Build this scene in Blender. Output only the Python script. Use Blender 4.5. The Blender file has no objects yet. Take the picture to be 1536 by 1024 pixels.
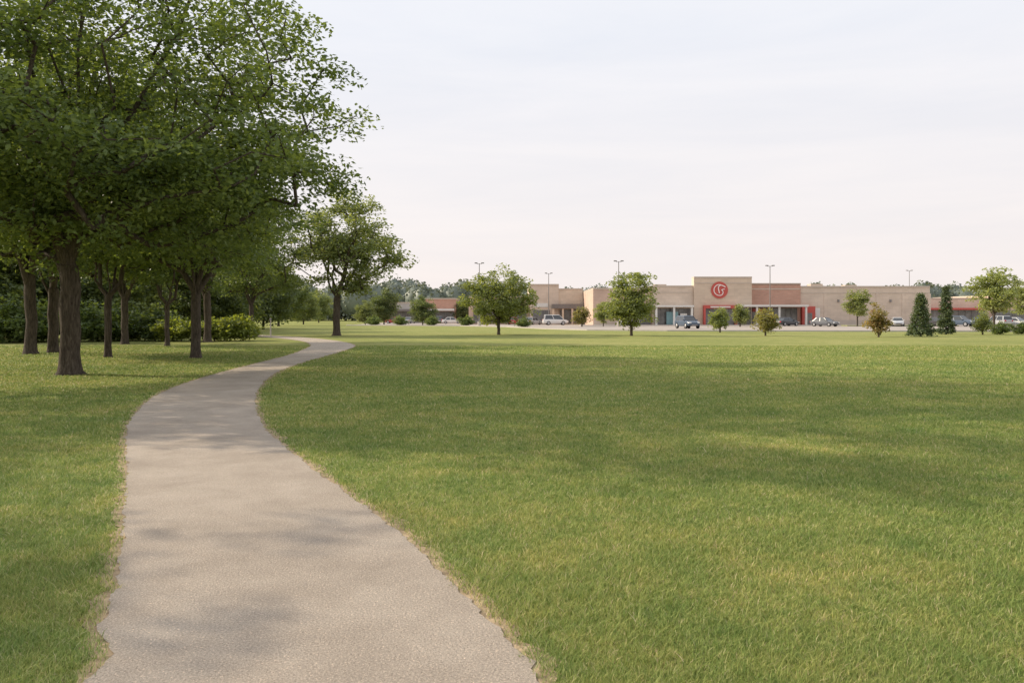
import bpy, bmesh, math, random
import numpy as np
from mathutils import Vector, noise
R = random.Random(7); rng = np.random.default_rng(7)
C = bpy.context.scene.collection
F = 1195.; H = 1.6; HY = 475.; CX = 768.
def gx(px, D): return (px-CX)/F*D
def gd(py): return F*H/(py-HY)
def gp(px, py):
    D = gd(py); return (gx(px, D), D)
def hz(py, D): return H+(HY-py)*D/F

# ------------------------------------------------------------------ materials
def newmat(name):
    m = bpy.data.materials.new(name); m.use_nodes = True
    nt = m.node_tree; nt.nodes.clear()
    out = nt.nodes.new('ShaderNodeOutputMaterial')
    return m, nt, out
def N(nt, t, **kw):
    n = nt.nodes.new(t)
    for k, v in kw.items():
        if k in n.inputs: n.inputs[k].default_value = v
        else: setattr(n, k, v)
    return n
def mixc(nt, fac, a, b, blend='MIX'):
    n = nt.nodes.new('ShaderNodeMix'); n.data_type = 'RGBA'; n.blend_type = blend
    for s, v in ((n.inputs[0], fac), (n.inputs[6], a), (n.inputs[7], b)):
        if isinstance(v, bpy.types.NodeSocket): nt.links.new(v, s)
        elif isinstance(v, (int, float)): s.default_value = v
        else: s.default_value = (*v, 1) if len(v) == 3 else v
    return n.outputs[2]
def ramp(nt, val, stops):
    r = nt.nodes.new('ShaderNodeValToRGB'); nt.links.new(val, r.inputs[0])
    el = r.color_ramp.elements
    while len(el) < len(stops): el.new(0.5)
    for e, (p, c) in zip(el, stops):
        e.position = p; e.color = (*c, 1) if len(c) == 3 else c
    return r.outputs[0]
def noise_tex(nt, scale, detail=4, rough=.55, vec=None, dist=0):
    n = N(nt, 'ShaderNodeTexNoise', Scale=scale, Detail=detail, Roughness=rough, Distortion=dist)
    if vec is not None: nt.links.new(vec, n.inputs['Vector'])
    return n.outputs[0]
def pos(nt, scale=(1, 1, 1)):
    g = nt.nodes.new('ShaderNodeNewGeometry'); mp = nt.nodes.new('ShaderNodeMapping')
    mp.inputs['Scale'].default_value = scale
    nt.links.new(g.outputs['Position'], mp.inputs[0]); return mp.outputs[0]
def bump(nt, h, strength=.5, dist=.02):
    b = N(nt, 'ShaderNodeBump', Strength=strength, Distance=dist)
    nt.links.new(h, b.inputs['Height']); return b.outputs[0]

def simple(name, col, rough=.7, var=.12, vscale=3., bmp=0., metal=0., bscale=60, spec=.3):
    m, nt, out = newmat(name)
    p = N(nt, 'ShaderNodeBsdfPrincipled', Roughness=rough, Metallic=metal)
    p.inputs['Specular IOR Level'].default_value = spec
    v = noise_tex(nt, vscale, 6, .6, pos(nt))
    a = tuple(c*(1-var) for c in col); b = tuple(min(1, c*(1+var)) for c in col)
    nt.links.new(ramp(nt, v, [(.3, a), (.7, b)]), p.inputs['Base Color'])
    if bmp: nt.links.new(bump(nt, noise_tex(nt, bscale, 3, .6, pos(nt)), bmp, .02), p.inputs['Normal'])
    nt.links.new(p.outputs[0], out.inputs[0]); return m

def brickmat(name, c1, c2, mortar, bw=.8, bh=.3):
    m, nt, out = newmat(name)
    p = N(nt, 'ShaderNodeBsdfPrincipled', Roughness=.85); p.inputs['Specular IOR Level'].default_value = .2
    tc = nt.nodes.new('ShaderNodeNewGeometry'); sx = nt.nodes.new('ShaderNodeSeparateXYZ'); cb = nt.nodes.new('ShaderNodeCombineXYZ')
    nt.links.new(tc.outputs['Position'], sx.inputs[0])
    ad = N(nt, 'ShaderNodeMath', operation='ADD'); nt.links.new(sx.outputs[0], ad.inputs[0]); nt.links.new(sx.outputs[1], ad.inputs[1])
    nt.links.new(ad.outputs[0], cb.inputs[0]); nt.links.new(sx.outputs[2], cb.inputs[1])
    br = N(nt, 'ShaderNodeTexBrick', Scale=1.0); nt.links.new(cb.outputs[0], br.inputs['Vector'])
    br.inputs['Color1'].default_value = (*c1, 1); br.inputs['Color2'].default_value = (*c2, 1); br.inputs['Mortar'].default_value = (*mortar, 1)
    br.inputs['Brick Width'].default_value = bw; br.inputs['Row Height'].default_value = bh; br.inputs['Mortar Size'].default_value = .02
    st = ramp(nt, noise_tex(nt, .35, 5, .6, pos(nt, (1, 1, 2))), [(.3, (.86, .86, .86)), (.7, (1.06, 1.06, 1.06))])
    nt.links.new(mixc(nt, 1.0, br.outputs[0], st, 'MULTIPLY'), p.inputs['Base Color'])
    nt.links.new(p.outputs[0], out.inputs[0]); return m

def leafmat(name, dark, mid, light, trans=.42, tint=(1.9, 1.75, .6)):
    m, nt, out = newmat(name)
    a = nt.nodes.new('ShaderNodeAttribute'); a.attribute_name = 'rnd'
    oi = nt.nodes.new('ShaderNodeObjectInfo')
    col = ramp(nt, a.outputs['Fac'], [(.05, dark), (.5, mid), (.95, light)])
    mr = N(nt, 'ShaderNodeMapRange'); nt.links.new(oi.outputs['Random'], mr.inputs[0])
    mr.inputs[3].default_value = .9; mr.inputs[4].default_value = 1.18
    hs = nt.nodes.new('ShaderNodeHueSaturation'); nt.links.new(col, hs.inputs['Color']); nt.links.new(mr.outputs[0], hs.inputs['Value'])
    d = N(nt, 'ShaderNodeBsdfPrincipled', Roughness=.5); d.inputs['Specular IOR Level'].default_value = .4
    nt.links.new(hs.outputs[0], d.inputs['Base Color'])
    t = nt.nodes.new('ShaderNodeBsdfTranslucent')
    nt.links.new(mixc(nt, 1., hs.outputs[0], tint, 'MULTIPLY'), t.inputs[0])
    mx = N(nt, 'ShaderNodeMixShader'); mx.inputs[0].default_value = trans
    nt.links.new(d.outputs[0], mx.inputs[1]); nt.links.new(t.outputs[0], mx.inputs[2]); nt.links.new(mx.outputs[0], out.inputs[0])
    return m

M = {}
M['leaf'] = leafmat('leaf_green', (.07, .105, .045), (.115, .16, .062), (.195, .245, .085))
M['leaf_mid'] = leafmat('leaf_mid_hazed', (.12, .155, .08), (.175, .215, .105), (.25, .285, .13))  # paler green: haze over mid-distance trees is put into the colour
M['leaf_dark'] = leafmat('leaf_dark_green', (.075, .105, .052), (.115, .152, .07), (.18, .215, .09))
M['leaf_small'] = leafmat('leaf_young_hazed', (.15, .185, .09), (.22, .26, .115), (.31, .345, .145))  # small lawn trees, lightened with distance haze painted into the leaf colour
M['leaf_bright'] = leafmat('leaf_bright', (.14, .185, .05), (.21, .255, .065), (.29, .33, .08))
M['needle'] = leafmat('needle', (.07, .10, .055), (.10, .135, .07), (.155, .19, .095), .25)
M['leaf_red'] = leafmat('leaf_orange_tinged', (.17, .165, .08), (.24, .21, .10), (.35, .23, .12))
M['leaf_olive'] = leafmat('leaf_olive_brown', (.16, .17, .08), (.235, .225, .10), (.31, .27, .12))
M['leaf_far_hazed'] = leafmat('leaf_far_hazed', (.16, .19, .155), (.195, .225, .18), (.235, .26, .205), .1)  # greyed and paled so the leaf colour itself carries the far haze

def barkmat():
    m, nt, out = newmat('bark')
    p = N(nt, 'ShaderNodeBsdfPrincipled', Roughness=.9); p.inputs['Specular IOR Level'].default_value = .15
    tc = nt.nodes.new('ShaderNodeTexCoord'); mp = nt.nodes.new('ShaderNodeMapping'); mp.inputs['Scale'].default_value = (1, 1, .16)
    nt.links.new(tc.outputs['Object'], mp.inputs[0])
    n1 = noise_tex(nt, 22, 6, .7, mp.outputs[0], .6)
    nt.links.new(ramp(nt, n1, [(.35, (.045, .034, .027)), (.55, (.11, .088, .07)), (.75, (.20, .165, .135))]), p.inputs['Base Color'])
    nt.links.new(bump(nt, n1, 1., .05), p.inputs['Normal']); nt.links.new(p.outputs[0], out.inputs[0]); return m
M['bark'] = barkmat()

def patch_fac(nt):
    a = noise_tex(nt, .16, 4, .6, pos(nt, (.7, 1.8, 1)))
    b = noise_tex(nt, 1.5, 5, .7, pos(nt))
    m = N(nt, 'ShaderNodeMath', operation='MULTIPLY_ADD'); nt.links.new(a, m.inputs[0]); m.inputs[1].default_value = .45
    m2 = N(nt, 'ShaderNodeMath', operation='MULTIPLY'); nt.links.new(b, m2.inputs[0]); m2.inputs[1].default_value = .55
    nt.links.new(m2.outputs[0], m.inputs[2]); return m.outputs[0]
def groundmat():
    m, nt, out = newmat('lawn')
    p = N(nt, 'ShaderNodeBsdfPrincipled', Roughness=.95); p.inputs['Specular IOR Level'].default_value = .05
    base = ramp(nt, patch_fac(nt), [(.38, (.19, .22, .07)), (.5, (.25, .265, .088)), (.62, (.34, .32, .13))])
    fine = noise_tex(nt, 14, 6, .75, pos(nt))
    f = ramp(nt, fine, [(.32, (.6, .62, .55)), (.5, (1, 1, 1)), (.7, (1.4, 1.35, 1.25))])
    nt.links.new(mixc(nt, 1., base, f, 'MULTIPLY'), p.inputs['Base Color'])
    nt.links.new(bump(nt, fine, .6, .04), p.inputs['Normal'])
    nt.links.new(p.outputs[0], out.inputs[0]); return m
M['lawn'] = groundmat()
def grassmat():
    m, nt, out = newmat('grass_blade')
    a = nt.nodes.new('ShaderNodeAttribute'); a.attribute_name = 'rnd'
    g1 = ramp(nt, a.outputs['Fac'], [(0, (.18, .26, .065)), (.45, (.295, .36, .095)), (.8, (.42, .44, .15)), (.88, (.52, .48, .23)), (1, (.66, .57, .35))])
    pm = ramp(nt, patch_fac(nt), [(.37, (.68, .82, .76)), (.5, (1, 1, 1)), (.62, (1.36, 1.16, 1.22))])
    col = mixc(nt, 1., g1, pm, 'MULTIPLY')
    d = N(nt, 'ShaderNodeBsdfPrincipled', Roughness=.55); d.inputs['Specular IOR Level'].default_value = .2
    nt.links.new(col, d.inputs['Base Color'])
    t = nt.nodes.new('ShaderNodeBsdfTranslucent'); nt.links.new(col, t.inputs[0])
    mx = N(nt, 'ShaderNodeMixShader'); mx.inputs[0].default_value = .4
    nt.links.new(d.outputs[0], mx.inputs[1]); nt.links.new(t.outputs[0], mx.inputs[2]); nt.links.new(mx.outputs[0], out.inputs[0]); return m
M['blade'] = grassmat()
def pathmat():
    m, nt, out = newmat('path_surface')
    p = N(nt, 'ShaderNodeBsdfPrincipled', Roughness=.92); p.inputs['Specular IOR Level'].default_value = .15
    base = ramp(nt, noise_tex(nt, .9, 7, .7, pos(nt)), [(.3, (.35, .295, .24)), (.5, (.43, .365, .30)), (.7, (.51, .44, .365))])
    g = ramp(nt, noise_tex(nt, 85, 4, .9, pos(nt)), [(.33, (.3, .3, .29)), (.44, (.87, .87, .87)), (.56, (1.07, 1.07, 1.07)), (.66, (1.9, 1.82, 1.72))])
    c = mixc(nt, 1., base, g, 'MULTIPLY')
    v = N(nt, 'ShaderNodeTexVoronoi', Scale=42.); nt.links.new(pos(nt), v.inputs['Vector'])
    s = ramp(nt, v.outputs['Distance'], [(.12, (1.7, 1.6, 1.5)), (.25, (1, 1, 1))])
    c = mixc(nt, .6, c, mixc(nt, 1., c, s, 'MULTIPLY'))
    nt.links.new(c, p.inputs['Base Color'])
    nt.links.new(bump(nt, noise_tex(nt, 60, 4, .85, pos(nt)), 1., .016), p.inputs['Normal'])
    nt.links.new(p.outputs[0], out.inputs[0]); return m
M['path'] = pathmat()
M['soil'] = simple('verge_soil', (.36, .27, .17), .95, .45, 9, .8, bscale=40)
M['lot'] = simple('lot_concrete', (.38, .33, .29), .9, .12, .3, .1)
M['kerb'] = simple('kerb_concrete', (.46, .42, .38), .85, .08, 2)
M['paint'] = simple('white_paint', (.7, .7, .68), .7, .06, 2)
M['tan'] = brickmat('tan_block', (.64, .51, .395), (.70, .56, .435), (.59, .48, .38), 1.2, .6)
M['tan2'] = brickmat('pale_block', (.64, .52, .42), (.69, .56, .455), (.59, .485, .395), 1.2, .6)
M['redbrick'] = brickmat('red_brick', (.50, .28, .205), (.56, .32, .235), (.47, .34, .28), .6, .3)
M['pinkbrick'] = brickmat('pink_brick', (.60, .43, .34), (.64, .46, .365), (.56, .435, .36), .6, .3)
M['farwall'] = brickmat('far_grey_block', (.52, .48, .44), (.56, .52, .48), (.49, .45, .41), .8, .4)
M['coping'] = simple('coping', (.55, .46, .38), .6, .05, 1)
M['coping_dark'] = simple('coping_dark', (.40, .31, .25), .6, .05, 1)
M['red'] = simple('sign_red', (.52, .10, .08), .5, .04, 1)
M['white'] = simple('white_trim', (.72, .69, .65), .5, .04, 1)
M['pale'] = simple('pale_pink_mark', (.84, .72, .68), .5, .03, 1)
M['glass'] = simple('shop_glass', (.17, .165, .165), .15, .6, .5, spec=.8)
M['frame'] = simple('dark_frame', (.22, .205, .20), .4, .1, 2)
M['dark'] = simple('dark_canopy', (.19, .17, .16), .6, .1, 2)
M['teal'] = simple('teal_panel', (.22, .36, .38), .5, .1, 1)
M['steel'] = simple('pole_steel', (.22, .21, .20), .5, .1, 2, metal=.3)
M['tyre'] = simple('tyre', (.02, .02, .02), .85, .1, 5)
M['rim'] = simple('rim', (.5, .5, .52), .3, .05, 5, metal=.8)
M['lampc'] = simple('lamp_lens', (.8, .8, .78), .15, .02, 5, spec=.8)
M['lampr'] = simple('tail_lens', (.45, .02, .02), .2, .02, 5, spec=.8)
M['carglass'] = simple('car_glass', (.04, .045, .05), .06, .1, 2, spec=.9)
def carpaint(name, col): return simple(name, col, .22, .03, .5, spec=.7)

# ------------------------------------------------------------------ object helpers
def tag(o, label=None, cat=None, group=None, kind=None):
    if label: o['label'] = label
    if cat: o['category'] = cat
    if group: o['group'] = group
    if kind: o['kind'] = kind
    return o
def empty(name, loc, rz=0, sc=1):
    o = bpy.data.objects.new(name, None); C.objects.link(o); o.location = loc; o.rotation_euler = (0, 0, rz); o.scale = (sc, sc, sc)
    o.empty_display_size = .3; return o
def link(name, me, parent=None):
    o = bpy.data.objects.new(name, me); C.objects.link(o)
    if parent is not None: o.parent = parent
    return o
def npmesh(name, V, quads=None, tris=None, mat=None, attr=None, smooth=False):
    V = np.asarray(V, dtype=np.float32); me = bpy.data.meshes.new(name)
    nq = 0 if quads is None else len(quads); nt_ = 0 if tris is None else len(tris)
    loops = []
    if nq: loops.append(np.asarray(quads, dtype=np.int32).ravel())
    if nt_: loops.append(np.asarray(tris, dtype=np.int32).ravel())
    L = np.concatenate(loops)
    starts = np.concatenate([np.arange(nq)*4, nq*4+np.arange(nt_)*3]).astype(np.int32)
    me.vertices.add(len(V)); me.vertices.foreach_set('co', V.ravel())
    me.loops.add(len(L)); me.loops.foreach_set('vertex_index', L)
    me.polygons.add(nq+nt_); me.polygons.foreach_set('loop_start', starts)
    if smooth: me.polygons.foreach_set('use_smooth', np.ones(nq+nt_, dtype=bool))
    me.update(calc_edges=True)
    if attr is not None:
        a = me.attributes.new('rnd', 'FLOAT', 'POINT'); a.data.foreach_set('value', np.asarray(attr, dtype=np.float32))
    if mat: me.materials.append(mat)
    return me

class MB:
    def __init__(s): s.v = []; s.f = []
    def add(s, vs, fs):
        b = len(s.v); s.v += [tuple(v) for v in vs]; s.f += [[b+i for i in f] for f in fs]; return s
    def box(s, x0, x1, y0, y1, z0, z1):
        return s.add([(x0, y0, z0), (x1, y0, z0), (x1, y1, z0), (x0, y1, z0), (x0, y0, z1), (x1, y0, z1), (x1, y1, z1), (x0, y1, z1)],
                     [(0, 3, 2, 1), (4, 5, 6, 7), (0, 1, 5, 4), (1, 2, 6, 5), (2, 3, 7, 6), (3, 0, 4, 7)])
    def cyl(s, c, ax, r0, r1, h, n=12):
        a = Vector(ax).normalized(); u = a.orthogonal().normalized(); w = a.cross(u); c = Vector(c); vs = []
        for k, r in ((0, r0), (1, r1)):
            for i in range(n):
                t = 2*math.pi*i/n; vs.append(c+a*h*k+u*r*math.cos(t)+w*r*math.sin(t))
        fs = [(i, (i+1) % n, n+(i+1) % n, n+i) for i in range(n)]+[tuple(range(n-1, -1, -1)), tuple(range(n, 2*n))]
        return s.add(vs, fs)
    def ribbon(s, pts, w, y0, y1):
        P = [Vector(p) for p in pts]; n = len(P); vs = []
        for i in range(n):
            d = (P[min(i+1, n-1)]-P[max(i-1, 0)]).normalized(); nn = Vector((-d.y, d.x))*w/2
            for sgn in (1, -1):
                q = P[i]+nn*sgn
                vs += [(q.x, y0, q.y), (q.x, y1, q.y)]
        fs = []
        for i in range(n-1):
            a = 4*i; b = a+4
            fs += [(a, b, b+2, a+2), (a+1, a+3, b+3, b+1), (a, a+1, b+1, b), (a+2, b+2, b+3, a+3)]
        fs += [(0, 2, 3, 1), (4*n-4, 4*n-3, 4*n-1, 4*n-2)]
        return s.add(vs, fs)
    def build(s, name, mat, parent=None, off=(0, 0, 0), bevel=0, smooth=False):
        me = bpy.data.meshes.new(name)
        me.from_pydata([(v[0]-off[0], v[1]-off[1], v[2]-off[2]) for v in s.v], [], s.f); me.materials.append(mat)
        bm = bmesh.new(); bm.from_mesh(me); bmesh.ops.recalc_face_normals(bm, faces=bm.faces)
        if bevel: bmesh.ops.bevel(bm, geom=bm.edges[:], offset=bevel, segments=1, affect='EDGES', clamp_overlap=True)
        if smooth:
            for f in bm.faces: f.smooth = True
        bm.to_mesh(me); bm.free()
        return link(name, me, parent)

# ------------------------------------------------------------------ path curve
ctrl = [(1024, 130, 810), (950, 153, 752), (880, 172, 682), (800, 184, 600), (750, 189, 532), (700, 190, 465), (660, 189, 415), (630, 197, 390),
        (600, 225, 383), (580, 264, 390), (560, 327, 413), (545, 385, 450), (533, 432, 492), (522, 461, 527), (517, 466, 530), (512, 455, 510), (508, 425, 478), (505, 385, 440), (503, 345, 402), (501.5, 300, 360)]
cl = [(-4., -1.6, .9), (1., -1.70, .62)]
for y, l, r in ctrl:
    D = gd(y); cl.append((D, gx(l, D), gx(r, D)))
cl.append((cl[-1][0]+4, cl[-1][1]-9, cl[-1][2]-9))
cl = np.array(cl)
def catmull(P, n=16):
    out = []
    for i in range(len(P)-1):
        p0 = P[max(i-1, 0)]; p1 = P[i]; p2 = P[i+1]; p3 = P[min(i+2, len(P)-1)]
        for k in range(n):
            t = k/n; out.append(.5*((2*p1)+(-p0+p2)*t+(2*p0-5*p1+4*p2-p3)*t*t+(-p0+3*p1-3*p2+p3)*t**3))
    out.append(P[-1]); return np.array(out)
cs = catmull(cl)
def pathx(Y): return np.interp(Y, cs[:, 0], cs[:, 1]), np.interp(Y, cs[:, 0], cs[:, 2])
def enoise(y, s): return .025*noise.noise(Vector((y*1.3, s, 0)))+.035*noise.noise(Vector((y*5, s, 3)))+.035*noise.noise(Vector((y*14, s, 5)))
def strip(name, lo, ro, z, mat, amp):
    Ys = np.concatenate([np.arange(-4, 12, .04), np.arange(12, 30, .12), np.arange(30, cs[-1, 0], .25)])
    XL, XR = pathx(Ys); V = []; Q = []
    for i, y in enumerate(Ys):
        l = XL[i]-lo+amp*enoise(y, 1+z*100); r = XR[i]+ro+amp*enoise(y, 9+z*100)
        for k in range(4): V.append((l+(r-l)*k/3, y, z))
    for i in range(len(Ys)-1):
        for k in range(3): a = 4*i+k; Q.append((a, a+1, a+5, a+4))
    o = link(name, npmesh(name, V, quads=Q, mat=mat)); o['kind'] = 'structure'; return o
strip('path', 0, 0, .012, M['path'], 1.1)
strip('path_verge', .08, .10, .006, M['soil'], 1.8)

g = MB(); g.add([(-2500, -400, 0), (2500, -400, 0), (2500, 3000, 0), (-2500, 3000, 0)], [(0, 1, 2, 3)])
g.build('ground', M['lawn'])['kind'] = 'structure'

# ------------------------------------------------------------------ grass blades
def grass():
    n = 720000
    D = 2.7*np.exp(rng.random(n)*math.log(44/2.7)); X = (rng.random(n)*2-1)*.69*D
    XL, XR = pathx(D)
    fz = np.array([enoise(y, 2) for y in np.linspace(0, 50, 3000)]); jit = np.interp(D, np.linspace(0, 50, 3000), fz)*1.2
    dl = XL-X+jit; dr = X-XR+jit
    dist = np.maximum(dl, dr)
    keep = dist > rng.random(n)**1.3*.14-.01
    D = D[keep]; X = X[keep]; dist = dist[keep]; n = len(D)
    cl_ = .5+.25*np.sin(X*2.1+1.3*np.sin(D*1.7))+.25*np.sin(D*2.9+1.7*np.sin(X*1.3+2))
    h = (.016+.020*rng.random(n)+.012*cl_)*(1+.15*np.clip(D/30, 0, 1))
    h *= np.where(rng.random(n) < .04, 1.5, 1)
    w = .0030*(np.maximum(D, 3)/3.)**.94*(.7+.6*rng.random(n))
    az = rng.random(n)*2*np.pi; lean = h*(.35+1.3*rng.random(n)**1.2)
    dx = np.cos(az)*lean; dy = np.sin(az)*lean
    fa = az+np.pi/2+rng.normal(0, .5, n); sx = np.cos(fa)*w/2; sy = np.sin(fa)*w/2
    V = np.zeros((n, 5, 3), dtype=np.float32); b = np.stack([X, D, np.zeros(n)], 1)
    V[:, 0] = b-np.stack([sx, sy, 0*sx], 1); V[:, 1] = b+np.stack([sx, sy, 0*sx], 1)
    mid = b+np.stack([dx*.35, dy*.35, h*.62], 1)
    V[:, 2] = mid+.8*np.stack([sx, sy, 0*sx], 1); V[:, 3] = mid-.8*np.stack([sx, sy, 0*sx], 1)
    V[:, 4] = b+np.stack([dx, dy, h], 1)
    i = np.arange(n)*5
    Q = np.stack([i, i+1, i+2, i+3], 1); T = np.stack([i+3, i+2, i+4], 1)
    r = rng.random(n)*.84; dry = rng.random(n) < (.06+.34*np.exp(-np.clip(dist, 0, 9)/.08)); r[dry] = .85+.15*rng.random(dry.sum())
    me = npmesh('lawn_grass', V.reshape(-1, 3), quads=Q, tris=T, mat=M['blade'], attr=np.repeat(r, 5))
    tag(link('lawn_grass', me), 'short mown green grass blades covering the lawn on both sides of the path', 'grass', kind='stuff')
grass()

# ------------------------------------------------------------------ trees
def tree_meshes(seed, tr, fork, env, ncl, nlf, leaf, clump, mleaf, limbs=5, lean=(0, 0), shape='round', gap=None, outer=.42, gfreq=.6, rexp=.47, lump_=.36, elr=(.35, 1.25), rise=(.55, .35)):
    rs = np.random.default_rng(seed); rr = random.Random(seed)
    cx, cy, cz, rx, ry, ru, rd = env
    P = [Vector((0, 0, -.1))]; par = [-1]
    def addn(p, q): P.append(Vector(p)); par.append(q); return len(P)-1
    last = 0; ztop = fork if shape != 'cone' else cz+ru*.95
    ns = 5 if shape != 'cone' else 14
    for k in range(1, ns+1):
        t = k/ns; last = addn((lean[0]*t*t+rr.gauss(0, .02)*tr*4, lean[1]*t*t+rr.gauss(0, .02)*tr*4, ztop*t), last)
    first = 2 if shape == 'cone' else last
    if shape != 'cone':
        for k in range(limbs):
            a = 2*math.pi*(k+rr.uniform(-.25, .25))/limbs; el = rr.uniform(*elr)
            tgt = Vector((cx+.72*rx*math.cos(a)*math.cos(el), cy+.72*ry*math.sin(a)*math.cos(el), cz+.8*ru*math.sin(el)-.1*rd))
            st = last-(k % 2)*(1 if rr.random() < .6 else 0); s = P[st].copy(); cur = st
            m = 7; ctrlp = s+(Vector((0, 0, 1))*rise[0]+Vector((math.cos(a), math.sin(a), 0))*rise[1])*(tgt-s).length*.5
            for j in range(1, m+1):
                t = j/m; p = s*(1-t)**2+ctrlp*2*t*(1-t)+tgt*t*t; p += Vector([rr.gauss(0, .05)*(tgt-s).length*.25 for _ in range(3)])
                cur = addn(p, cur)
    cl = []; guard = 0
    while len(cl) < ncl and guard < ncl*40:
        guard += 1
        if shape == 'cone':
            t = rr.random()**1.5; a = rr.uniform(0, 6.283); rad = (1-t)**.75*(.35+.65*rr.random()**.5)*(.85+.3*noise.noise(Vector((math.cos(a)*2, math.sin(a)*2, t*6+seed))))
            p = Vector((cx+rx*rad*math.cos(a), cy+ry*rad*math.sin(a), cz-rd+(ru+rd)*t))
        else:
            d = Vector([rr.gauss(0, 1) for _ in range(3)]).normalized()
            lump = 1+lump_*noise.noise(d*2.3+Vector((seed*3.1, 0, 0)))+lump_*.55*noise.noise(d*5+Vector((seed, 7, 0)))
            r_ = rr.random()**outer*lump
            p = Vector((cx+d.x*rx*r_, cy+d.y*ry*r_, cz+d.z*(ru if d.z > 0 else rd)*r_))
            if gap is not None and noise.noise(p*gfreq+Vector((seed*1.7, 3, 1))) < gap: continue
        if p.z < .25: continue
        cl.append(p)
    f0 = P[first].copy(); cl.sort(key=lambda p: (p-f0).length)
    arr = np.zeros((len(P)+ncl*14, 3)); m = len(P)
    for i, p in enumerate(P): arr[i] = p
    tips = []
    for p in cl:
        A = arr[first:m]; pv = np.array(p); dd = np.sqrt(((A-pv)**2).sum(1))+1.3*np.maximum(0, A[:, 2]-pv[2]+(.0 if shape != 'cone' else .1))
        q = int(np.argmin(dd))+first; s = P[q]; L = (p-s).length; k = max(1, min(6, int(L/.7)))
        cur = q; side = Vector([rr.gauss(0, .1)*L for _ in range(3)])
        for j in range(1, k+1):
            t = j/k; v = s.lerp(p, t)+side*4*t*(1-t)*.5+Vector((0, 0, .12*L*4*t*(1-t)*.5))
            cur = addn(v, cur); arr[m] = v; m += 1
        tips.append(cur)
    cnt = np.zeros(len(P))
    for t in tips: cnt[t] += 1
    for i in range(len(P)-1, 0, -1): cnt[par[i]] += cnt[i]
    tot = max(cnt[0], 1); rad = np.maximum(tr*(cnt/tot)**rexp, .006*max(tr/.2, .4))
    if shape == 'cone':
        for i in range(1, ns+1): rad[i] = max(.012, tr*(1-P[i].z/ztop*.95))
    V = []; Q = []
    tri = [i for i in range(ns+1)]; segs = 16; rings = []
    for i in tri:
        if i == 0:
            b = P[1]; rings += [(P[0], tr*2.0), (P[0].lerp(b, .12), tr*1.55), (P[0].lerp(b, .3), tr*1.24), (P[0].lerp(b, .6), tr*1.1)]
        else: rings.append((P[i], (max(rad[i], tr*.86) if shape != 'cone' else rad[i])))
    for ri, (c, r_) in enumerate(rings):
        for k in range(segs):
            th = 2*math.pi*k/segs
            fl = 1+(.12+.25*(ri < 2))*noise.noise(Vector((math.cos(th)*1.7, math.sin(th)*1.7, seed+c.z*.25)))
            V.append(c+Vector((math.cos(th), math.sin(th), 0))*r_*fl)
    for s_ in range(len(rings)-1):
        for k in range(segs): o0 = s_*segs; Q.append((o0+k, o0+(k+1) % segs, o0+segs+(k+1) % segs, o0+segs+k))
    for i in range(ns+1, len(P)):
        if cnt[i] == 0: continue
        q = par[i]; a = P[q]; b = P[i]; d = b-a
        if d.length < 1e-4: continue
        sg = 9 if rad[i] > .06 else (5 if rad[i] > .025 else 3)
        r1 = rad[i]; r0 = min(rad[q], r1*1.18+.004)
        d.normalize()
        if q <= ns: a = a-d*.08
        u = Vector((1, 0, 0)) if abs(d.x) < .8 else Vector((0, 1, 0)); u = (u-d*u.dot(d)).normalized(); w = d.cross(u)
        base = len(V)
        for c, r_ in ((a, r0), (b+d*r1*.25, r1)):
            for k in range(sg):
                th = 2*math.pi*k/sg; V.append(c+(u*math.cos(th)+w*math.sin(th))*r_)
        for k in range(sg): Q.append((base+k, base+(k+1) % sg, base+sg+(k+1) % sg, base+sg+k))
    tm = npmesh('trunk', [tuple(v) for v in V], quads=Q, mat=M['bark'], smooth=True)
    cc = np.array([tuple(p) for p in cl]); k = len(cc); n = k*nlf
    cr = np.repeat(rs.random(k), nlf); c0 = np.repeat(cc, nlf, 0); csz = np.repeat(.65+.7*rs.random(k), nlf)[:, None]
    off = rs.normal(0, 1, (n, 3)); off /= np.maximum(1, np.linalg.norm(off, axis=1)/1.9)[:, None]
    off = off*np.array(clump)*.6*csz
    out = c0-np.array([cx, cy, cz]); out[:, 2] *= .3; out /= (np.linalg.norm(out, axis=1)[:, None]+1e-6)
    rad_ = (off*out).sum(1)[:, None]
    off[:, 2] -= np.abs(rad_[:, 0])*.25
    c = c0+off
    d = rs.normal(0, 1, (n, 3))*np.array([1, 1, .45])+out*.7+np.array([0, 0, -.35]); d /= np.linalg.norm(d, axis=1)[:, None]
    up = np.array([0, 0, 1.])+rs.normal(0, .6, (n, 3)); s = np.cross(d, up); s /= (np.linalg.norm(s, axis=1)[:, None]+1e-6)
    sz = (.6+.8*rs.random(n))[:, None]; Lf = leaf[0]*sz; Wf = leaf[1]*sz
    VV = np.zeros((n, 4, 3)); VV[:, 0] = c-d*Lf*.5; VV[:, 1] = c+s*Wf*.5-d*Lf*.08; VV[:, 2] = c+d*Lf*.5; VV[:, 3] = c-s*Wf*.5-d*Lf*.08
    VV[:, :, 2] = np.maximum(VV[:, :, 2], .03)
    i = np.arange(n)*4; QQ = np.stack([i, i+1, i+2, i+3], 1)
    rn = np.clip(.45*cr+.55*rs.random(n), 0, 1)
    cm = npmesh('crown', VV.reshape(-1, 3), quads=QQ, mat=mleaf, attr=np.repeat(rn, 4))
    return tm, cm
def place(name, meshes, label, cat, x, y, sc=1, rz=0, group=None):
    r = empty(name, (x, y, 0), rz, sc); tag(r, label, cat, group)
    link('trunk', meshes[0], r); link('crown', meshes[1], r); return r

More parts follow.
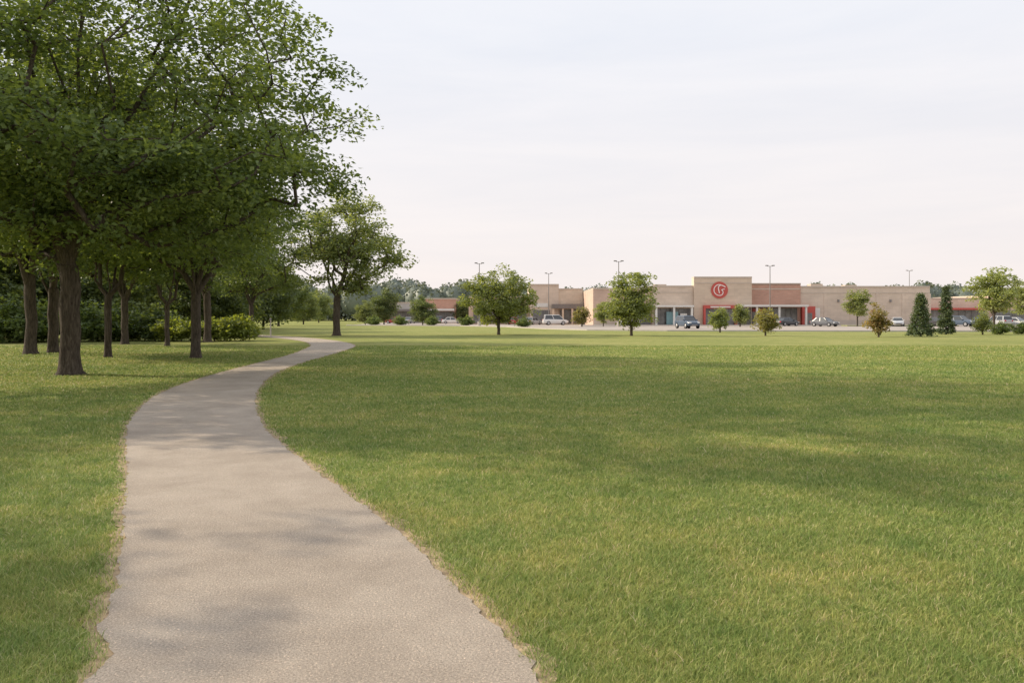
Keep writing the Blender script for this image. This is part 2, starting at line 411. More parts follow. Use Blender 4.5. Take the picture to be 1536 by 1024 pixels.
A = tree_meshes(11, .255, 3.0, (.8, 0, 6.2, 7.0, 6.0, 7.2, 2.9), 900, 135, (.14, .082), (.82, .82, .28), M['leaf'], limbs=7, gap=-.05, outer=.45, gfreq=.8, rexp=.42, lump_=.24, elr=(.75, 1.35), rise=(.8, .3))
x, y = gp(105, 562); place('shade_tree', A, 'largest near tree with thick flared trunk beside the left edge of the path', 'tree', x, y)
V1 = tree_meshes(21, .19, 2.6, (.2, 0, 6.9, 4.7, 4.7, 6.0, 3.3), 260, 95, (.19, .115), (.85, .85, .32), M['leaf'], gap=.03, outer=.42, lump_=.28, elr=(.6, 1.35), rise=(.75, .3))
V2 = tree_meshes(22, .23, 3.4, (0, 0, 8.5, 5.1, 5.1, 6.6, 4.0), 280, 95, (.20, .12), (.9, .9, .34), M['leaf'], gap=.02, outer=.42, lump_=.28, elr=(.6, 1.35), rise=(.75, .3))
V3 = tree_meshes(23, .18, 1.6, (0, 0, 4.6, 4.0, 4.0, 5.0, 4.0), 230, 70, (.32, .20), (.95, .95, .5), M['leaf_dark'])
VS = tree_meshes(24, .13, 2.4, (0, 0, 5.9, 3.5, 3.5, 4.2, 2.6), 160, 80, (.19, .115), (.8, .8, .32), M['leaf'], gap=.03)
left = [
 (45, 531, V2, 1.0, 'tall dark trunk tree at the left edge, leftmost trunk of the grove'),
 (80, 529, V1, 1.1, 'dark tree just left of the large near tree, second trunk from left'),
 (162, 536, VS, 1.0, 'slim trunked tree just right of the large near tree'),
 (187, 516, V1, 1.0, 'dark tree in the grove, second trunk right of the large near tree'),
 (251, 519, VS, .95, 'thin tree with small trunk in the middle of the left grove'),
 (294, 537, V1, .95, 'tree with straight dark trunk standing nearest the path bend in the left grove'),
 (311, 513, V2, .9, 'tree just behind the straight dark trunk near the path bend'),
 (377, 503.5, V1, .98, 'tree where the far path disappears, by the yellow green bushes'),
]
for i, (px, py, me, sc, lb) in enumerate(left):
    x, y = gp(px, py); place('shade_tree', me, lb, 'tree', x, y, sc, i*1.9+.4)
for i, (x, y, me, sc, lb) in enumerate([(-19.5, 8.6, V1, .8, 'tree outside the left edge of the photo, level with the near path'),
                                        (-17.3, 17.0, V2, .95, 'tree outside the left edge of the photo, just left of the large near tree')]):
    place('shade_tree', me, lb, 'tree', x, y, sc, i*2.3)
J = tree_meshes(31, .28, 3.1, (.8, 0, 7.2, 4.3, 4.2, 4.9, 3.4), 270, 75, (.25, .15), (.9, .9, .36), M['leaf_mid'], limbs=6, gap=.0, outer=.45, lump_=.30)
x, y = gp(505, 503.3); place('shade_tree', J, 'tall tree standing alone with open crown just beyond the path bend', 'tree', x, y, 1.03)

wood = [(-60, 512, .9), (-10, 509, .95), (40, 508, .85), (140, 506.5, .7), (185, 504, .9), (275, 500, .9), (322, 499, .85), (352, 497, 1.1), (395, 494, .9), (-30, 500, 1.3), (60, 498, 1.3), (160, 497, 1.2), (255, 494, 1.3), (340, 492, 1.3), (418, 489, 1.2)]
wl = ['at the far left edge behind the leftmost trunk', 'just left of the leftmost trunk', 'behind the leftmost trunk', 'between the near trunk and the slim trunk', 'behind the second trunk of the grove', 'behind the thin tree', 'behind the straight dark trunk', 'behind the yellow green bushes', 'left of the far path post', 'in the back row at the left edge', 'in the back row behind the leftmost pair of trunks', 'in the back row behind the slim trunk', 'in the back row behind the thin tree', 'in the back row behind the straight dark trunk', 'in the back row just left of the lone tall tree']
for i, ((px, py, sc), l) in enumerate(zip(wood, wl)):
    x, y = gp(px, py); place('woodland_tree', V3, 'dark low branched woodland tree '+l, 'tree', x, y, sc, i*2.1)
V4 = (V3[0], V3[1].copy()); V4[1].materials.clear(); V4[1].materials.append(M['leaf_mid'])
for i, (px, py, sc, l) in enumerate([(455, 486.5, .85, 'round green tree left of the lone tall tree trunk'), (576, 486.5, .80, 'dark round tree right of the lone tall tree'), (548, 487.5, .5, 'small tree just right of the lone tall tree trunk'),
                                     (634, 487.5, .60, 'dark round tree beside the parked cars at the far shops'), (478, 484, .95, 'distant green tree behind the lone tall tree'), (690, 484.5, .62, 'distant tree at the left side of the broad round lawn tree'), (603, 482.5, .55, 'small distant tree above the red car')]):
    x, y = gp(px, py); place('park_tree', V3 if px in (576, 634) else V4, l, 'tree', x, y, sc, i*1.3+1)
S1 = tree_meshes(41, .13, 1.1, (0, 0, 3.0, 3.1, 2.9, 2.7, 2.0), 260, 62, (.20, .125), (.55, .55, .28), M['leaf_small'], outer=.42, lump_=.28, gap=-.22, gfreq=1.)
S2 = tree_meshes(42, .11, .9, (0, 0, 2.6, 1.95, 1.9, 2.6, 1.8), 190, 62, (.19, .12), (.45, .45, .26), M['leaf_small'], outer=.42, lump_=.28, gap=-.22, gfreq=1.2)
S3 = tree_meshes(43, .09, .5, (0, 0, 1.35, 1.15, 1.1, 1.3, 1.0), 80, 46, (.2, .12), (.36, .36, .25), M['leaf_small'], outer=.6)
S3o = (S3[0], S3[1].copy()); S3o[1].materials.clear(); S3o[1].materials.append(M['leaf_olive'])
S4 = tree_meshes(44, .08, .5, (0, 0, 1.35, 1.1, 1.05, 1.3, .95), 70, 50, (.18, .11), (.33, .33, .22), M['leaf_red'], outer=.6)
S5 = tree_meshes(47, .14, 1.9, (0, 0, 4.7, 2.5, 2.4, 3.1, 2.5), 150, 55, (.27, .17), (.6, .6, .32), M['leaf_small'], gap=-.08)
K1 = tree_meshes(45, .09, .5, (0, 0, 1.2, 1.38, 1.35, 3.1, 1.0), 230, 45, (.2, .09), (.33, .33, .2), M['needle'], shape='cone')
K2 = tree_meshes(46, .08, .5, (0, 0, 1.2, .85, .85, 3.3, 1.0), 160, 45, (.2, .08), (.26, .26, .18), M['needle'], shape='cone')
lt = [('lawn_tree', 748, 502, S1, 1.04, 'broad round tree alone on the lawn edge, left of the shops'),
 ('lawn_tree', 947, 503.5, S2, 1.10, 'upright oval yellow green tree in front of the left wing of the store'),
 ('young_tree', 1080, 498.5, S3, .95, 'small bushy tree on the lawn edge in front of the red entrance'),
 ('young_tree', 1148, 503.5, S3o, .86, 'small olive brown bushy tree in front of the white canopy'),
 ('young_tree', 1110, 490, S3, 1.35, 'rounded green tree right of the entrance portal in the car park'),
 ('young_tree', 873, 490, S3o, 1.2, 'small olive tree just left of the store by the white van'),
 ('young_tree', 1474, 502, S3, .75, 'tiny tree on the lawn below the large right tree'),
 ('young_tree', 1318, 505.5, S4, .95, 'small orange tinged tree on the lawn left of the conifers'),
 ('lawn_tree', 905, 489.5, S2, .84, 'slim dark tree against the left end of the store'),
 ('lawn_tree', 1286, 489.5, S5, .84, 'tall stemmed tree standing against the plain tan wall'),
 ('lawn_tree', 1491, 495.5, S5, 1.0, 'tall loose crowned tree at the right side above the parked cars'),
 ('lawn_tree', 1540, 491, S5, .95, 'tree at the right edge of the photo behind the parked cars'),
 ('conifer_tree', 1381, 504.5, K1, .80, 'dark broad conifer on the lawn, left one of the pair'),
 ('conifer_tree', 1419, 501.5, K2, .95, 'narrow conifer on the lawn, right one of the pair')]
for i, (nm, px, py, me, sc, lb) in enumerate(lt):
    x, y = gp(px, py); place(nm, me, lb, 'tree', x, y, sc, i*1.7)
B1 = tree_meshes(51, .05, .3, (0, 0, .9, 1.7, 1.5, .9, .8), 90, 60, (.22, .13), (.5, .5, .3), M['leaf_bright'], outer=.7)
B2 = tree_meshes(52, .05, .3, (0, 0, 1.0, 1.8, 1.6, 1.1, .9), 90, 60, (.22, .13), (.5, .5, .3), M['leaf'], outer=.7)
for i, (px, py, me, sc, l) in enumerate([(345, 511, B1, 1.0, 'bright yellow green bush nearest the far path, rightmost of its row'), (322, 511.5, B1, .9, 'bright yellow green bush between the straight dark trunk and the path'), (272, 512, B1, .9, 'yellow green bush left of the straight dark trunk'),
     (232, 511, B2, 1.0, 'green bush right of the second grove trunk'), (208, 510.5, B1, .8, 'small yellow green bush beside the second grove trunk'), (140, 512, B2, 1.1, 'green bush between the near trunk and the slim trunk'), (20, 514, B2, 1.2, 'green bush at the left edge of the photo'), (64, 512, B2, 1.1, 'green bush between the two leftmost trunks'), (368, 505, B1, .8, 'small bright bush where the far path turns away'), (172, 511, B2, 1.0, 'low bush just right of the slim trunk'),
     (600, 488.2, B2, .8, 'low dark bush in front of the red car'), (648, 488.2, B2, .75, 'low bush right of the dark round tree by the cars'), (700, 489, B2, .8, 'low bush left under the broad round tree'), (786, 491, B2, .7, 'low bush at the kerb left of the white van'), (560, 488, B2, .8, 'low bush under the dark round tree right of the lone tree')]):
    x, y = gp(px, py); r = empty('shrub', (x, y, 0), i*1.1, sc); tag(r, l, 'bush'); link('stem', me[0], r); link('foliage', me[1], r)
for i, (px, py, l) in enumerate([(1500, 501.5, 'low clipped hedge clump on the lawn edge, left one at the right side'), (1532, 501, 'low clipped hedge clump cut by the right edge of the photo')]):
    x, y = gp(px, py); r = empty('hedge', (x, y, 0), 0, .5); tag(r, l, 'hedge'); link('stem', B2[0], r); link('foliage', B2[1], r)

def woods():
    VV = []; QQ = []; AA = []; nb = 0
    th = np.arange(12)/12*2*np.pi; ph = np.linspace(-.5, .5, 8)*np.pi
    for row, (D0, st) in enumerate(((300, 4.0), (325, 4.5), (350, 5))):
        X = -330.
        while X < 330:
            X += st*R.uniform(.7, 1.4); D = D0+R.uniform(-8, 8)
            wav = 1+.16*noise.noise(Vector((X*.035, row*3, 1)))*2+.10*noise.noise(Vector((X*.12, row, 5)))*2
            hh = R.uniform(10, 12)*wav*(1.26 if X < 10 else 1.14); rx = R.uniform(4, 6)
            n = 260; u = rng.normal(0, 1, (n, 3)); u /= np.linalg.norm(u, axis=1)[:, None]; u *= (.82+.2*rng.random(n))[:, None]
            c = np.stack([X+u[:, 0]*rx, D+u[:, 1]*rx, np.maximum(.3, hh*.5+np.sign(u[:, 2])*np.abs(u[:, 2])**.85*hh*.5)], 1)
            d = rng.normal(0, 1, (n, 3)); d /= np.linalg.norm(d, axis=1)[:, None]; e = np.cross(d, rng.normal(0, 1, (n, 3))); e /= np.linalg.norm(e, axis=1)[:, None]
            s = .5*(.6+.8*rng.random(n))[:, None]
            v = np.stack([c-d*s, c+e*s*.8, c+d*s, c-e*s*.8], 1).reshape(-1, 3); i = nb+np.arange(n)*4
            VV.append(v); QQ.append(np.stack([i, i+1, i+2, i+3], 1)); AA.append(np.repeat(np.clip(R.random()*.5+.5*rng.random(n), 0, 1), 4)); nb += 4*n
            # dense inner mass of each crown
            P_, T_ = np.meshgrid(ph, th, indexing='ij'); jr = .84+.10*rng.random(P_.shape)
            sx = X+np.cos(P_)*np.cos(T_)*rx*jr; sy = D+np.cos(P_)*np.sin(T_)*rx*jr; sz = hh*.5+np.sin(P_)*hh*.47*jr
            sv = np.stack([sx, sy, np.maximum(sz, 0)], 2).reshape(-1, 3); q = []
            for a in range(7):
                for b in range(12): q.append((nb+a*12+b, nb+a*12+(b+1) % 12, nb+(a+1)*12+(b+1) % 12, nb+(a+1)*12+b))
            VV.append(sv); QQ.append(np.array(q)); AA.append(rng.random(len(sv))*.5); nb += len(sv)
    me = npmesh('distant_woods', np.concatenate(VV), quads=np.concatenate(QQ), mat=M['leaf_far_hazed'], attr=np.concatenate(AA))
    tag(link('distant_woods', me), 'haze-tinted line of distant woods on the horizon behind the shops', 'woods', kind='stuff')
woods()

# ------------------------------------------------------------------ parking lot
front = [(520, 488), (690, 489.2), (760, 490.6), (815, 493.5), (880, 495.5), (1000, 496.6), (1250, 497.2), (1536, 497.6), (2100, 498.5)]
fp = [gp(*p) for p in front]
V = []; Q = []
for i, (x, y) in enumerate(fp): V += [(x, y, .012), (x*1.0+(x*2.0/max(y, 1))*20, 262, .012)]
for i in range(len(fp)-1): Q.append((2*i, 2*i+2, 2*i+3, 2*i+1))
link('parking_lot', npmesh('parking_lot', V, quads=Q, mat=M['lot']))['kind'] = 'structure'
k = MB()
for i in range(len(fp)-1):
    (x0, y0), (x1, y1) = fp[i], fp[i+1]
    k.add([(x0, y0-.35, 0), (x1, y1-.35, 0), (x1, y1-.02, 0), (x0, y0-.02, 0), (x0, y0-.33, .14), (x1, y1-.33, .14), (x1, y1-.02, .14), (x0, y0-.02, .14)],
          [(4, 5, 6, 7), (0, 1, 5, 4), (2, 3, 7, 6)])
k.build('kerb', M['kerb'])['kind'] = 'structure'
k = MB()
for i in range(26):
    x = 20+i*2.8; k.add([(x, 128, .017), (x+.12, 128, .017), (x+.12, 133, .017), (x, 133, .017)], [(0, 1, 2, 3)])
    x = -25+i*2.8
    if x < 10: k.add([(x, 186, .017), (x+.12, 186, .017), (x+.12, 191, .017), (x, 191, .017)], [(0, 1, 2, 3)])
k.build('parking_markings', M['paint'])['kind'] = 'structure'
k = MB(); k.box(12, 82, 139.5, 143.4, .014, .15); k.build('pavement', M['kerb'])['kind'] = 'structure'
k = MB(); k.box(57, 76, 135.5, 138, .014, .16); k.build('planting_island', M['lawn'])['kind'] = 'structure'

# ------------------------------------------------------------------ buildings
def b_root(name, x, y, label, cat='building'):
    return tag(empty(name, (x, y, 0)), label, cat)
def wall(root, x0, x1, y0, y1, h, mat, label=None, cop=None):
    o = root.location
    w = MB().box(x0, x1, y0, y1, 0, h).build('wall', mat, root, o)
    if label: w['label'] = label
    MB().box(x0-.004, x1+.004, y0-.1, y1+.08, h+.002, h+.28).build('coping', cop or M['coping'], w, o)
    return w
def glazing(root, x0, x1, yf, z0, z1, nx, name='window', fm=None):
    o = root.location; f = MB(); t = .09
    f.box(x0, x1, yf-.12, yf+.0-.004, z1-t, z1); f.box(x0, x1, yf-.12, yf-.004, z0, z0+t)
    for i in range(nx+1):
        x = x0+(x1-x0)*i/nx; f.box(x-t/2, x+t/2, yf-.13, yf-.003, z0+t+.002, z1-t-.002)
    fr = f.build(name, fm or M['frame'], root, o)
    MB().box(x0+.03, x1-.03, yf-.06, yf-.02, z0+.03, z1-.03).build('pane', M['glass'], fr, o)
    return fr
def canopy(root, x0, x1, yf, proj, z, th, mat, cols=0, colmat=None):
    o = root.location
    MB().box(x0, x1, yf-proj, yf-.003, z, z+th).build('canopy', mat, root, o)
    for i in range(cols):
        x = x0+.3+(x1-x0-.6)*i/max(1, cols-1); MB().box(x-.18, x+.18, yf-proj+.2, yf-proj+.56, 0, z-.003).build('column', colmat or M['white'], root, o)
S = b_root('store_building', 45, 145, 'wide tan and red brick store with round red emblem above its entrance'); o = S.location
wall(S, 14.8, 25.48, 145.3, 185, 6.6, M['pinkbrick'], 'pinkish brick left wing wall')
wall(S, 25.5, 32.98, 144.9, 185, 7.0, M['tan2'], 'pale tan wall left of the entrance tower')
wall(S, 33.0, 43.5, 144.5, 146.4, 8.6, M['tan'], 'taller tan entrance tower')
wall(S, 33.02, 43.48, 146.5, 185, 7.0, M['tan2'], 'lower wall behind the entrance tower')
wall(S, 43.52, 53.1, 146.6, 185, 7.5, M['redbrick'], 'red brick wall right of the tower', M['coping_dark'])
wall(S, 53.12, 77.1, 147, 185, 7.0, M['tan2'], 'long plain tan right wing wall')
for (x0, x1, yf, z0, z1) in ((53.3, 77.0, 147, 0, 1.0), (14.9, 19.3, 145.3, 0, .9)):
    MB().box(x0, x1, yf-.08, yf-.003, z0, z1).build('plinth', M['coping'], S, o)
for (x0, x1, yf, z) in ((53.3, 77.0, 147, 5.9), (33.1, 43.4, 144.5, 7.6), (25.6, 32.9, 144.9, 5.9), (43.6, 53.0, 146.6, 6.6)):
    MB().box(x0, x1, yf-.06, yf-.003, z, z+.18).build('band', M['coping'], S, o)
for i in range(5):
    x = 57.8+i*4.8; MB().box(x-.25, x+.25, 146.93, 146.997, 1.02, 5.88).build('pilaster', M['tan2'], S, o)
for x in (60.2, 65, 69.8, 74.6):
    MB().box(x-.15, x+.15, 146.75, 146.997, 4.3, 4.75).build('wall_lamp', M['frame'], S, o)
X0, X1 = 34.6, 40.6
p = MB(); p.box(X0, X0+.35, 143.7, 144.49, 0, 3.7); p.box(X1-.35, X1, 143.7, 144.49, 0, 3.7); p.box(X0+.352, X1-.352, 143.7, 144.49, 3.1, 3.7)
p.build('portal', M['red'], S, o)
glazing(S, X0+.37, X1-.37, 144.5, .15, 3.07, 6, 'door')
MB().box(35.8, 39.4, 143.6, 143.697, 3.25, 3.5).build('sign_panel', M['white'], S, o)
canopy(S, 40.7, 53.0, 144.5, 2.2, 3.4, .35, M['white'], 0)
for x in (43.9, 47.9, 52.7): MB().box(x-.16, x+.16, 142.6, 142.92, 0, 3.397).build('column', M['white'], S, o)
MB().box(43.56, 53.0, 144.5, 146.59, 3.4, 3.75).build('canopy', M['white'], S, o)
glazing(S, 41.0, 43.3, 144.5, .2, 3.2, 3); glazing(S, 44.0, 52.4, 146.6, .2, 3.2, 8)
MB().box(44.2, 46.6, 146.3, 146.46, 2.5, 3.1).build('sign_panel', M['red'], S, o)
p = MB(); p.box(53.2, 55.6, 146.0, 146.99, 0, 3.5); p.build('side_entrance', M['red'], S, o)
MB().box(53.8, 55.0, 145.93, 145.997, .1, 2.3).build('door', M['glass'], S, o)
MB().box(55.9, 56.8, 146.9, 146.997, 1.1, 3.2).build('door', M['white'], S, o)
glazing(S, 19.6, 25.2, 145.3, .2, 3.1, 6); glazing(S, 26.0, 32.4, 144.9, .2, 3.1, 6)
canopy(S, 19.2, 32.6, 144.88, 2.2, 3.35, .32, M['white'], 5)
MB().box(27.9, 30.0, 143.8, 144.0, .2, 2.5).build('banner_panel', M['teal'], S, o)
MB().box(30.4, 31.6, 143.8, 144.0, .2, 2.2).build('banner_panel', M['white'], S, o)
MB().box(22.5, 24.0, 144.9, 145.1, 2.1, 2.9).build('poster_panel', M['red'], S, o)
# emblem: red disc with an interlaced, looping pale line
ex, ez, er = gx(1079, 144.5), hz(435, 144.5), 1.52
em = MB().cyl((ex, 144.49, ez), (0, -1, 0), er, er, .14, 48).build('emblem', M['red'], S, o)
def arc(cx_, cz_, r, a0, a1, n=18): return [(cx_+r*math.cos(math.radians(a0+(a1-a0)*i/n)), cz_+r*math.sin(math.radians(a0+(a1-a0)*i/n))) for i in range(n+1)]
st = MB()
st.ribbon(arc(ex-.05, ez, .98, 75, 275, 26)+arc(ex+.06, ez-.42, .56, -85, 60, 12), .15, 144.25, 144.34)
st.ribbon([(ex+1.05, ez+.55)]+arc(ex+.28, ez+.36, .52, 60, 200, 12)+[(ex-.12, ez-.25), (ex-.02, ez-.58)], .17, 144.246, 144.337)
st.ribbon([(ex+.95, ez+.18), (ex+.55, ez+.12), (ex+.30, ez-.05)], .13, 144.252, 144.342)
st.build('emblem_mark', M['pale'], em, o)
for (x, y) in ((60, 160), (69, 165), (29, 162)):
    MB().box(x, x+2.4, y, y+2, 7.3, 8.2).build('roof_unit', M['coping'], S, o)

T = b_root('shop_building', 10, 165, 'tan shop block with dark canopy standing left of the main store'); o = T.location
wall(T, 3.7, 9.7, 165, 190, 8.1, M['tan2']); wall(T, 9.72, 14.7, 165.2, 190, 7.2, M['tan'], 'slightly lower right part'); wall(T, -9, 3.68, 165.6, 190, 5.6, M['pinkbrick'], 'low reddish left part')
canopy(T, 8.2, 14.6, 165, 2, 3.3, .9, M['dark'], 4, M['tan']); glazing(T, 10, 14.5, 165.2, .3, 3.1, 5); glazing(T, 4.4, 7.8, 165, .3, 3.0, 3)
canopy(T, -8, 3.4, 165.6, 1.6, 3.2, .4, M['dark']); glazing(T, -8, 3, 165.6, .3, 3.0, 9)
MB().box(4.6, 7.4, 164.8, 164.997, 3.6, 4.4).build('sign_panel', M['white'], T, o)
U = b_root('shop_building', -18, 200, 'low far row of shops with brown fronts behind the cars at left'); o = U.location
wall(U, -31, -22, 200, 220, 5.0, M['farwall']); wall(U, -21.98, -14, 199.8, 220, 6.0, M['redbrick'])
canopy(U, -30.5, -22.4, 200, 1.8, 3.0, .5, M['dark']); canopy(U, -21.5, -14.4, 199.8, 1.8, 3.1, .5, M['white'])
glazing(U, -30, -23, 200, .3, 2.9, 6); glazing(U, -21, -14.5, 199.8, .3, 2.9, 6)
Z = b_root('shop_building', -8, 205, 'pale grey low shop seen behind the broad round lawn tree'); o = Z.location
wall(Z, -12.5, -3, 205, 222, 5.3, M['farwall'], None, M['coping_dark']); canopy(Z, -12, -3.4, 205, 1.8, 3.0, .5, M['dark']); glazing(Z, -12, -3.6, 205, .3, 2.9, 7)
W = b_root('shop_building', 102, 172, 'low tan building at the right behind the conifers and parked cars'); o = W.location
wall(W, 88, 103, 172, 195, 5.4, M['tan2']); wall(W, 103.02, 125, 172.5, 195, 6.0, M['pinkbrick'])
canopy(W, 89, 102, 172, 1.6, 3.1, .4, M['red']); glazing(W, 89.5, 102, 172, .3, 3.0, 9); glazing(W, 104, 122, 172.5, .3, 3.0, 12)

# ------------------------------------------------------------------ parking lot lamps
def lamp_post(px, D, h, label):
    r = tag(empty('street_lamp', (gx(px, D), D, 0)), label, 'street lamp', 'tall lamps of the car park')
    MB().cyl((0, 0, 0), (0, 0, 1), .3, .3, .8, 12).build('base', M['kerb'], r)
    MB().cyl((0, 0, .802), (0, 0, 1), .10, .06, h-.8, 10).build('pole', M['steel'], r, smooth=False)
    MB().box(-.42, .42, -.04, .04, h+.003, h+.07).build('arm', M['steel'], r)
    for s in (-1, 1):
        MB().box(s*.55-.25, s*.55+.25, -.16, .16, h+.08, h+.24).build('lamp_head', M['steel'], r, bevel=.04)
for a in [(719, 133, 10.4, 'tall lamp rising behind the broad round lawn tree'), (823, 162, 10.3, 'short looking lamp above the shop block left of the store'), (928, 128, 10.4, 'tall lamp above the oval yellow green tree'),
          (1155, 138, 10.3, 'tall lamp in front of the red brick wall'), (1364, 192, 12.6, 'lamp showing above the roof of the plain right wing')]: lamp_post(*a)
x, y = gp(406, 503.5)
r = tag(empty('path_post', (x, y, 0)), 'pale slim post beside the far path left of the lone tall tree', 'post')
MB().cyl((0, 0, 0), (0, 0, 1), .06, .05, 1.35, 10).build('pole', M['kerb'], r); MB().cyl((0, 0, 1.352), (0, 0, 1), .10, .05, .16, 10).build('cap', M['steel'], r)

# ------------------------------------------------------------------ cars
def loft(stn):
    m = MB(); vs = []; fs = []; n = len(stn[0])
    for ring in stn: vs += ring
    for i in range(len(stn)-1):
        for k in range(n): a = i*n+k; b = i*n+(k+1) % n; fs.append((a, b, b+n, a+n))
    fs += [tuple(range(n)), tuple(range((len(stn)-1)*n, len(stn)*n))[::-1]]
    return m.add(vs, fs)
def ring(x, zb, zt, w, ch=.12):
    return [(x, -w*.9, zb), (x, -w, zb+(zt-zb)*.35), (x, -w*.97, zt-ch*.8), (x, -w*.86, zt), (x, w*.86, zt), (x, w*.97, zt-ch*.8), (x, w, zb+(zt-zb)*.35), (x, w*.9, zb)]
paints = {'white': (.72, .72, .71), 'silver': (.42, .43, .44), 'dark blue': (.07, .10, .145), 'blue': (.08, .14, .26), 'dark grey': (.12, .125, .14), 'red': (.4, .04, .04), 'black': (.05, .05, .055)}
pm = {k: carpaint('paint_'+k.replace(' ', '_'), v) for k, v in paints.items()}
def car(x, y, rz, kind, colour, label, name='parked_car'):
    r = tag(empty(name, (x, y, .012), rz), label, 'car' if kind != 'van' else 'van', 'cars parked in front of the shops'); P = pm[colour]
    if kind == 'sedan':
        st = [(-2.3, .42, .78, .70), (-2.2, .30, .93, .82), (-1.5, .24, .97, .88), (0, .22, .93, .9), (1.1, .24, .93, .88), (1.9, .27, .80, .84), (2.2, .32, .70, .76), (2.3, .42, .6, .64)]
        gb, gt, zr, zt = (-1.85, 1.15), (-1.15, .35), 1.44, .93
    elif kind == 'suv':
        st = [(-2.3, .5, 1.0, .78), (-2.22, .38, 1.1, .88), (-1.4, .32, 1.1, .93), (0, .3, 1.07, .95), (1.1, .32, 1.07, .93), (1.9, .36, .98, .9), (2.2, .42, .88, .82), (2.28, .5, .78, .7)]
        gb, gt, zr, zt = (-2.15, 1.15), (-1.95, .45), 1.70, 1.07
    else:
        st = [(-2.45, .5, 1.0, .84), (-2.38, .36, 1.15, .93), (-1.4, .3, 1.15, .97), (0, .28, 1.12, .98), (1.3, .3, 1.1, .96), (2.0, .34, .98, .92), (2.35, .42, .82, .82), (2.42, .5, .7, .7)]
        gb, gt, zr, zt = (-2.3, 1.65), (-2.15, .75), 1.92, 1.1
    loft([ring(*s) for s in st]).build('body', P, r, bevel=.02, smooth=False)
    wb = .82 if kind == 'sedan' else .87; wt = wb*.8
    def gr(x0, x1, w, z, c=.1): return [(x0, -w+c, z), (x0+c, -w, z), (x1-c, -w, z), (x1, -w+c, z), (x1, w-c, z), (x1-c, w, z), (x0+c, w, z), (x0, w-c, z)]
    loft([gr(gb[0], gb[1], wb, zt-.03), gr(gt[0], gt[1], wt, zr-.02)]).build('window', M['carglass'], r)
    loft([gr(gt[0]-.05, gt[1]+.05, wt+.02, zr-.018), gr(gt[0]+.12, gt[1]-.12, wt-.08, zr+.05)]).build('roof', P, r)
    for s in (-1, 1):
        for (xb, xt, wd) in ((gb[1]-.06, gt[1]-.04, .09), ((gb[0]+gb[1])/2, (gt[0]+gt[1])/2, .1), (gb[0]+.12, gt[0]+.08, .2)):
            y0, y1 = s*(wb+.006), s*(wt+.012); a = .03*s
            MB().add([(xb-wd/2, y0, zt-.04), (xb+wd/2, y0, zt-.04), (xt+wd/2, y1, zr-.015), (xt-wd/2, y1, zr-.015), (xb-wd/2, y0-a, zt-.04), (xb+wd/2, y0-a, zt-.04), (xt+wd/2, y1-a, zr-.015), (xt-wd/2, y1-a, zr-.015)],
                   [(0, 1, 2, 3), (4, 7, 6, 5), (0, 4, 5, 1), (1, 5, 6, 2), (2, 6, 7, 3), (3, 7, 4, 0)]).build('pillar', P, r)
    rw = .33 if kind == 'sedan' else .38; hw = st[3][3]
    for sx in (-1.4, 1.42):
        for s in (-1, 1):
            w = MB().cyl((sx, s*(hw-.2), rw), (0, s, 0), rw, rw, .21, 18).build('wheel', M['tyre'], r)
            MB().cyl((sx, s*(hw+.005), rw), (0, s, 0), rw*.64, rw*.5, .03, 12).build('rim', M['rim'], w)
    xf = st[-2][0]; xb = st[0][0]; zh = st[-1][2]
    for s in (-1, 1):
        MB().box(xf-.02, xf+.09, s*.60-.16, s*.60+.16, zh-.05, zh+.11).build('headlight', M['lampc'], r, bevel=.02)
        MB().box(xb-.03, xb+.1, s*.64-.13, s*.64+.13, st[0][2]-.14, st[0][2]+.06).build('taillight', M['lampr'], r, bevel=.02)
        MB().box(gb[1]-.35, gb[1]-.18, s*(wb+.1)-.1, s*(wb+.1)+.1, zt+.02, zt+.16).build('mirror', P, r, bevel=.03)
    MB().box(xf+.03, xf+.115, -.42, .42, .38, .56).build('grille', M['frame'], r)
    MB().box(xb-.04, xb+.05, -.26, .26, .52, .64).build('number_plate', M['white'], r)
rad = math.radians
cars = [(592, 190, 175, 'sedan', 'red', 'red car, leftmost in the row by the far shops'), (614, 192, 80, 'sedan', 'silver', 'silver car next to the red one by the far shops'),
 (659, 194, 95, 'suv', 'dark grey', 'dark grey car left of the long white sedan'), (678, 180, 3, 'sedan', 'white', 'white sedan seen side on by the far shops'), (713, 184, 178, 'sedan', 'silver', 'silver sedan half hidden by the broad round tree'),
 (770, 160, 85, 'sedan', 'red', 'red car right of the broad round tree'), (799, 158, 60, 'sedan', 'silver', 'silver car left of the white van'), (833, 153, 4, 'van', 'white', 'white van parked left of the store'),
 (1031, 108, -78, 'suv', 'dark blue', 'dark blue sport utility car near the lawn in front of the entrance'), (1237, 131, -58, 'sedan', 'dark grey', 'dark grey sedan in front of the plain tan wall'),
 (1346, 134, 250, 'sedan', 'white', 'white car half hidden between the orange tinged tree and the conifer'), (1404, 135, 100, 'sedan', 'black', 'black car between the two conifers'), (1440, 130, -60, 'suv', 'dark blue', 'dark blue car right of the narrow conifer'),
 (1468, 133, 80, 'sedan', 'blue', 'blue car partly behind the large right tree'), (1497, 131, 100, 'suv', 'silver', 'silver car behind the trunk of the large right tree'), (1524, 131, -60, 'sedan', 'white', 'white car, rightmost in the car park'),
 (1180, 137, 30, 'sedan', 'black', 'black car under the white canopy'), ]
for (px, D, a, kd, cl_, lb) in cars: car(gx(px, D), D, rad(a), kd, cl_, lb, 'parked_van' if kd == 'van' else 'parked_car')

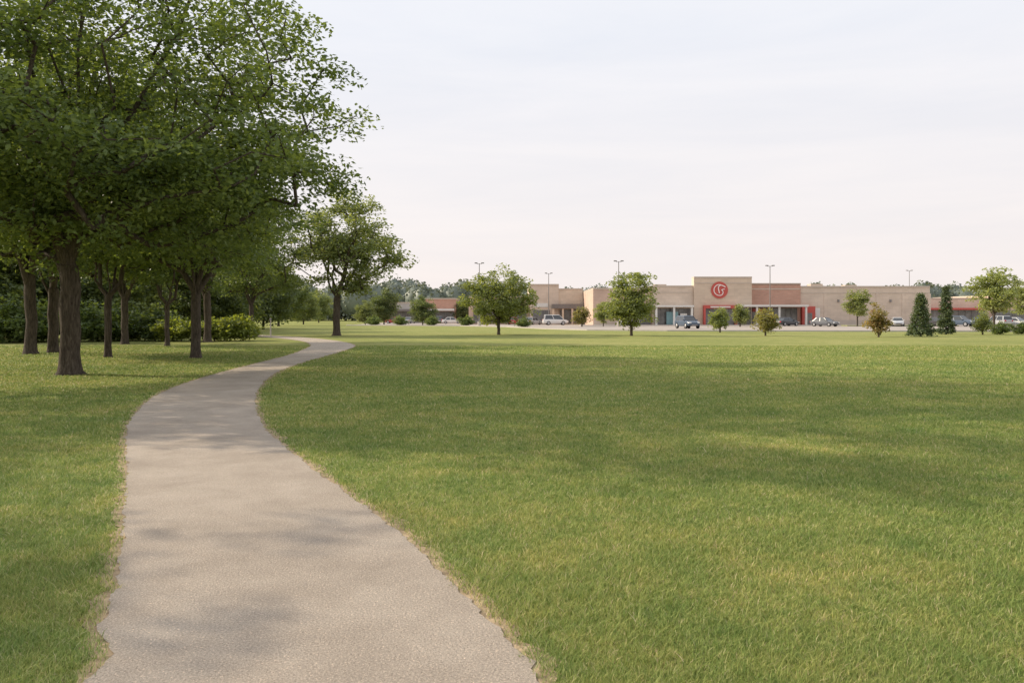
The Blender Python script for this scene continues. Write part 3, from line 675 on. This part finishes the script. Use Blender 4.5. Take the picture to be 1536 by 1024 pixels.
# ------------------------------------------------------------------ light and sky
el = rad(29); d = Vector((1, -.28, 0)).normalized()*math.cos(el)+Vector((0, 0, -math.sin(el)))
sl = bpy.data.lights.new('sun', 'SUN'); sl.energy = 5.0; sl.angle = rad(.55); sl.color = (1, .87, .68)
so = bpy.data.objects.new('sun', sl); C.objects.link(so); so.rotation_euler = d.to_track_quat('-Z', 'Y').to_euler(); so.location = (-60, 20, 40)
w = bpy.data.worlds.new('World'); bpy.context.scene.world = w; w.use_nodes = True; nt = w.node_tree; nt.nodes.clear()
out = nt.nodes.new('ShaderNodeOutputWorld'); bg = N(nt, 'ShaderNodeBackground', Strength=.12)
sk = nt.nodes.new('ShaderNodeTexSky'); sk.sky_type = 'NISHITA'; sk.sun_disc = False; sk.sun_elevation = el; sk.sun_rotation = math.atan2(-d.x, -d.y); sk.dust_density = 2.5; sk.air_density = 1.0
tc = nt.nodes.new('ShaderNodeTexCoord'); sp = nt.nodes.new('ShaderNodeSeparateXYZ'); nt.links.new(tc.outputs['Generated'], sp.inputs[0])
kk = 1/.12
hc = ramp(nt, sp.outputs[2], [(0, (.97, .885, .85)), (.12, (.96, .915, .91)), (.33, (.91, .93, .985)), (.5, (.97, .99, 1.04)), (.8, (1.0, 1.03, 1.10))])
mp = nt.nodes.new('ShaderNodeMapping'); mp.inputs['Scale'].default_value = (1.2, 1.2, 9); nt.links.new(tc.outputs['Generated'], mp.inputs[0])
cn = noise_tex(nt, 1.6, 6, .6, mp.outputs[0], .4)
cl_ = ramp(nt, cn, [(.35, (.965, .97, .985)), (.65, (1.04, 1.025, 1.015))])
hz_ = mixc(nt, 1., hc, cl_, 'MULTIPLY')
hv = mixc(nt, 1., hz_, (kk, kk, kk), 'MULTIPLY')
fc = ramp(nt, sp.outputs[2], [(.0, (.96,)*3), (.4, (.92,)*3), (1., (.85,)*3)])
fin = mixc(nt, fc, sk.outputs[0], hv)
nt.links.new(fin, bg.inputs[0]); nt.links.new(bg.outputs[0], out.inputs[0])

cam = bpy.data.cameras.new('camera'); co = bpy.data.objects.new('camera', cam); C.objects.link(co)
co.location = (0, 0, H); co.rotation_euler = (math.pi/2, 0, 0); cam.sensor_width = 36; cam.lens = 36*F/1536; cam.shift_y = -(512-HY)/1536; cam.clip_end = 6000
sc_ = bpy.context.scene; sc_.camera = co
sc_.view_settings.view_transform = 'Standard'; sc_.view_settings.look = 'None'; sc_.view_settings.exposure = 0
